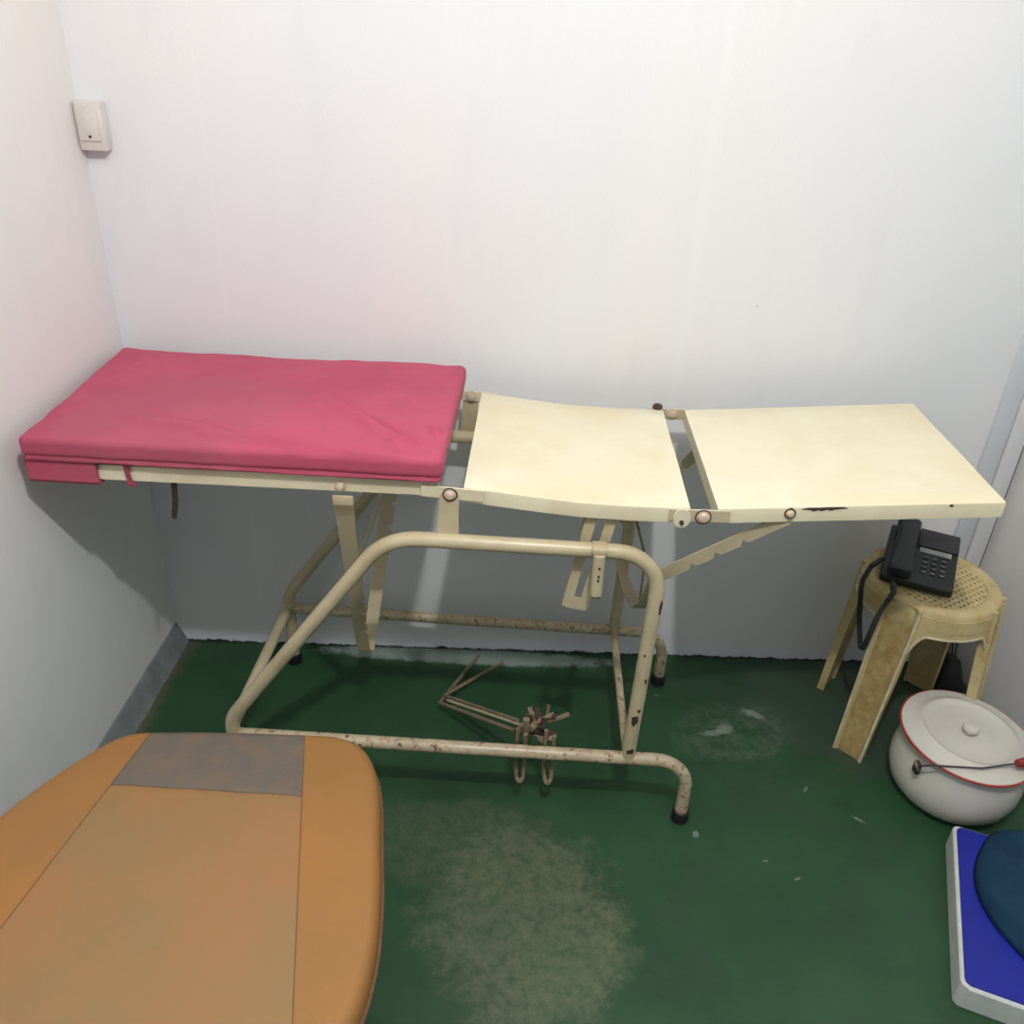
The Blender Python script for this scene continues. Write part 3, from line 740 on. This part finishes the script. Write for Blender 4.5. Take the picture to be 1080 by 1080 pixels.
# ------------------------------------------------------------------ enamel pot
PC = V((1.038, -.424, 0))
pot = thing('enamel_pot', 'white enamel lidded pot with red rim on the floor in front of the stool', 'pot', tuple(PC))
body = [(.060, .002), (.095, .001), (.112, .008), (.132, .032), (.142, .065), (.143, .095), (.138, .125), (.131, .148), (.133, .160), (.142, .166), (.142, .169), (.130, .166), (.128, .148), (.134, .122), (.138, .09), (.136, .06), (.12, .02), (.06, .008)]
MB().lathe(body, M['enamel'], tuple(PC), 64).build('pot_body', pot)
RL = Matrix.Rotation(math.radians(2.5), 3, 'X') @ Matrix.Rotation(math.radians(2), 3, 'Y')
LC = PC+V((0, 0, .1735))
lid = MB().lathe([(.020, .004), (.10, .004), (.125, .001), (.141, -.001), (.1445, .001), (.142, .005), (.124, .0085), (.114, .010), (.107, .0165), (.101, .0175), (.095, .0130), (.085, .0085), (.055, .0095), (.02, .0115)], M['enamel'], tuple(LC), 72, RL).build('lid', pot)
mb = MB(); ring = [LC+RL @ V((.1442*math.cos(2*math.pi*k/72), .1442*math.sin(2*math.pi*k/72), .0012)) for k in range(72)]
mb.tube(ring, .0026, M['red_rim'], 8, closed=True).build('red_rim', lid)
MB().lathe([(.008, .008), (.010, .013), (.0165, .020), (.0178, .026), (.0155, .031), (.006, .0335)], M['enamel'], tuple(LC), 24, RL).build('knob', lid)
E1 = PC+V((-.1325, -.075, .142)); E2 = PC+V((.135, -.060, .142))
for E, sgn in ((E1, -1), (E2, 1)):
    mb = MB().box(E, (.012, .020, .030), M['rust_dark'], .004); mb.tube([E+V((0, -.008, .0)), E+V((sgn*.008, -.010, .012)), E+V((sgn*.006, .004, .016))], .003, M['rust'], 8); mb.build('handle_lug', pot)
g0, g1 = PC+V((.055, -.103, .198)), PC+V((.125, -.088, .198))
MB().tube([E1+V((-.004, -.008, .010)), PC+V((-.125, -.105, .180)), PC+V((-.02, -.115, .190)), g0, g1, PC+V((.155, -.075, .185)), E2+V((.005, -.008, .010))], .0021, M['wire'], 8, .03).build('bail_handle', pot)
R_ = (g1-g0).to_track_quat('Z', 'Y').to_matrix()
MB().lathe([(.004, 0), (.0085, .003), (.0105, .018), (.0115, .035), (.0105, .052), (.0085, .067), (.004, .070)], M['red_wood'], tuple(g0), 18, R_).build('wooden_grip', pot)

# ------------------------------------------------------------------ blue box in the near right corner
a = V((0.9778, -0.5776, 0)); du = V((.94, -.34, 0)).normalized(); dv = V((-.49, -.87, 0)).normalized(); dv = (dv-du*dv.dot(du)).normalized(); BH = .058
def rrect(L, W, r, n=6):
    P = []
    for cx, cy, a0 in ((r, r, math.pi), (L-r, r, 1.5*math.pi), (L-r, W-r, 0), (r, W-r, .5*math.pi)):
        for k in range(n+1): t_ = a0+k/n*math.pi/2; P.append((cx+r*math.cos(t_), cy+r*math.sin(t_)))
    return P
bx = thing('blue_box', 'flat blue plastic box with a pale edge on the floor before the enamel pot', 'box', tuple(a))
LB, WB = .26, .40
MB().prism(a+V((0, 0, BH/2)), du, dv, rrect(LB, WB, .014), BH, M['white_edge'], .003).build('box_body', bx)
ins = [(p[0]*(LB-.014)/LB+.007, p[1]*(WB-.014)/WB+.007) for p in rrect(LB, WB, .014)]
MB().prism(a+V((0, 0, BH+.0018)), du, dv, ins, .0045, M['blue'], .0008).build('box_top', bx)

# rumpled navy denim heap lying over the box
def heap():
    cx, cy = 1.172, -.870; mb = MB(); NU, NV = 64, 40; vs = []; fs = []
    for i in range(NU):
        th = 2*math.pi*i/NU
        for j in range(NV+1):
            s = j/NV; r = s**.8
            R = 1+.08*math.sin(3*th+1)+.05*math.sin(5*th)
            u = .205*R*r*math.cos(th); v = .29*R*r*math.sin(th)
            P = V((cx, cy, 0))+V((.80, .12, 0)).normalized()*u+V((-.20, .98, 0))*v
            q_ = P-a; ou = max(-q_.dot(du), q_.dot(du)-LB, -q_.dot(dv), q_.dot(dv)-WB, 0); bs = .002+(BH+.003)*max(0, 1-max(0, ou-.006)/.035)
            z = bs+.062*(1-r**3)**.6*(1+.35*noise.noise(V((P.x*9, P.y*9, 0))))-.030*abs(noise.noise(V((P.x*13+P.y*7, P.y*9-P.x*5, 4))))*(1-r**4)
            # outside the box footprint the cloth drops to the floor
            vs.append((P.x, P.y, max(z, bs)))
    for i in range(NU):
        for j in range(NV): k = (i+1) % NU; fs.append([i*(NV+1)+j, i*(NV+1)+j+1, k*(NV+1)+j+1, k*(NV+1)+j])
    mb.add(vs, fs, M['denim']); return mb
mb = heap()
o = mb.build('denim_cloth', None, (1.172, -.870, .0))
b = bmesh.new(); b.from_mesh(o.data); bmesh.ops.remove_doubles(b, verts=b.verts[:], dist=.0002)
be = [e for e in b.edges if e.is_boundary]
if be: bmesh.ops.holes_fill(b, edges=be)
bmesh.ops.recalc_face_normals(b, faces=b.faces[:]); b.to_mesh(o.data); b.free()
for p in o.data.polygons: p.use_smooth = True
tag(o, 'rumpled navy denim cloth lying on the blue box', 'cloth')

# ------------------------------------------------------------------ tan chair seat in the foreground
SZ = .452
outline = [(-.330, -.812), (-.290, -.816), (-.255, -.835), (-.228, -.875), (-.208, -.940), (-.192, -1.03), (-.176, -1.12), (-.168, -1.22), (-.180, -1.31), (-.225, -1.36), (-.30, -1.375), (-.48, -1.38), (-.66, -1.375), (-.755, -1.36), (-.805, -1.31), (-.825, -1.22), (-.815, -1.12), (-.790, -1.03), (-.755, -.955), (-.715, -.890), (-.685, -.852), (-.660, -.836), (-.62, -.828), (-.50, -.818)]
def catmull(P, n):
    out = []; N = len(P)
    for i in range(N):
        p0, p1, p2, p3 = [V((*P[(i+k-1) % N], 0)) for k in range(4)]
        for k in range(n):
            t = k/n; out.append(.5*((2*p1)+(-p0+p2)*t+(2*p0-5*p1+4*p2-p3)*t*t+(-p0+3*p1-3*p2+p3)*t**3))
    return out
OUT = catmull(outline, 5); CEN = V((-.49, -1.09, 0))
lx = lambda y: -.640+(y+.95)*.14      # left seam
rx = lambda y: -.333-(y+.95)*.22      # right seam
ch = thing('tan_chair', 'worn tan vinyl chair seat with a grey patch along its edge, in the left foreground', 'chair', (-.49, -1.09, 0))
def seat():
    mb = MB(); N = len(OUT); NR = 60; rows = []
    prof = []
    for j in range(NR+1):
        s = 1-(j/NR)
        prof.append((s, 0))
    vs = []; mats = []
    rings = [(.90, -.070), (.965, -.068), (.992, -.056), (1.0, -.036), (.997, -.020), (.988, -.010), (.972, -.004), (.955, -.001)]
    for s, z in rings: 
        for p in OUT: q = CEN+(p-CEN)*s; vs.append(V((q.x, q.y, SZ+z)))
    NI = 46
    for j in range(1, NI+1):
        s = .955*(1-j/NI)
        for p in OUT:
            q = CEN+(p-CEN)*s
            z = .003*(1-s*s)+.0025*noise.noise(V((q.x*8, q.y*8, 0)))*(1-s)
            for dx in (q.x-lx(q.y), q.x-rx(q.y)): z -= .0022*math.exp(-(dx/.004)**2)
            if lx(q.y) < q.x < rx(q.y): z -= .002*math.exp(-((q.y+.958)/.004)**2)
            vs.append(V((q.x, q.y, SZ+z)))
    R = len(rings)+NI
    fa = {0: [], 1: []}
    for i in range(R-1):
        for k in range(N):
            f = [i*N+k, i*N+(k+1) % N, (i+1)*N+(k+1) % N, (i+1)*N+k]
            fa[0].append(f)
    fa[0].append(list(range(N)))
    mb.add(vs, fa[0], M['seatmix']); return mb
# one vinyl cover: colour panels follow the stitched seams
n_ = NT('tan_vinyl_panels'); x, y, z = n_.sep()
cx_, cy_ = -.49, -1.09
X = n_.math('ADD', x, cx_); Y = n_.math('ADD', y, cy_)
ls = n_.math('ADD', n_.math('MULTIPLY', n_.math('ADD', Y, .95), .14), -.640)
rs = n_.math('ADD', n_.math('MULTIPLY', n_.math('ADD', Y, .95), -.22), -.333)
dl = n_.math('SUBTRACT', X, ls); dr = n_.math('SUBTRACT', rs, X)
inside = n_.math('MULTIPLY', n_.step(dl, -.0008, .0008), n_.step(dr, -.0008, .0008))
wob = n_.math('MULTIPLY', n_.math('SUBTRACT', n_.noise(50, 3), .5), .004)
front = n_.step(n_.math('ADD', Y, wob), -.9592, -.9572)
a1 = n_.noise(6, 5, .65); c1 = n_.noise(24, 6, .75); f1_ = n_.noise(300, 3, .6)
side_c = n_.mix(n_.step(a1, .3, .7), (.29, .145, .045), (.345, .155, .043))
side_c = n_.mix(n_.math('MULTIPLY', n_.step(c1, .5, .75), .35), side_c, (.25, .145, .07))
mid_c = n_.mix(n_.step(a1, .35, .65), (.265, .165, .068), (.325, .160, .062))
mid_c = n_.mix(n_.math('MULTIPLY', n_.step(c1, .45, .75), .4), mid_c, (.26, .165, .078))
grey_c = n_.mix(n_.step(c1, .35, .65), (.130, .115, .098), (.170, .125, .092))
grey_c = n_.mix(n_.math('MULTIPLY', n_.step(n_.noise(16, 5, .7, loc=(4, 1, 0)), .52, .7), .5), grey_c, (.115, .110, .100))
col = n_.mix(inside, side_c, n_.mix(front, mid_c, grey_c))
sm = n_.math('MAXIMUM', n_.math('MAXIMUM', n_.step(n_.math('ABSOLUTE', dl), .0020, .0006), n_.step(n_.math('ABSOLUTE', dr), .0018, .0005)),
             n_.math('MULTIPLY', inside, n_.step(n_.math('ABSOLUTE', n_.math('ADD', n_.math('ADD', Y, wob), .958)), .0020, .0006)))
topm = n_.step(z, SZ-.06, SZ-.04)
col = n_.mix(n_.math('MULTIPLY', n_.math('MULTIPLY', sm, topm), .75), col, (.11, .06, .035))
n_.bump(n_.math('ADD', n_.math('MULTIPLY', f1_, .7), c1), .3, .001)
M['seatmix'] = n_.out(col, .55, 0, .35)
seat().build('seat', ch, ang=60)
MB().tube([CEN+(p-CEN)*1.0005+V((0, 0, SZ-.040)) for p in OUT], .0035, M['seam'], 8, closed=True).build('piping', ch)
MB().box((-.49, -1.09, SZ-.079), (.40, .36, .016), M['black_plastic2'], .004).build('seat_pan', ch)
MB().lathe([(.045, .36), (.030, .34), (.026, .20), (.034, .19), (.036, .09), (.03, .08)][::-1], M['black_plastic2'], (-.49, -1.09, .003), 24).build('column', ch)
for k in range(5):
    a = math.radians(90+72*k); d = V((math.cos(a), math.sin(a), 0)); c = V((-.49, -1.09, 0))
    lg = MB().ribbon([c+d*.02+V((0, 0, .105)), c+d*.14+V((0, 0, .09)), c+d*.235+V((0, 0, .066))], [.05, .042, .034], (d.cross(V((0, 0, 1)))), .024, M['black_plastic2']).build('leg', ch)
    MB().lathe([(.012, -.011), (.024, -.010), (.0265, -.004), (.0265, .004), (.024, .010), (.012, .011)], M['rubber'], tuple(c+d*.235+V((0, 0, .0268))), 20, Matrix.Rotation(math.pi/2, 3, V((math.cos(a), math.sin(a), 0))) ).build('caster', lg)

for o in bpy.data.objects:
    if '_o' in o: del o['_o']
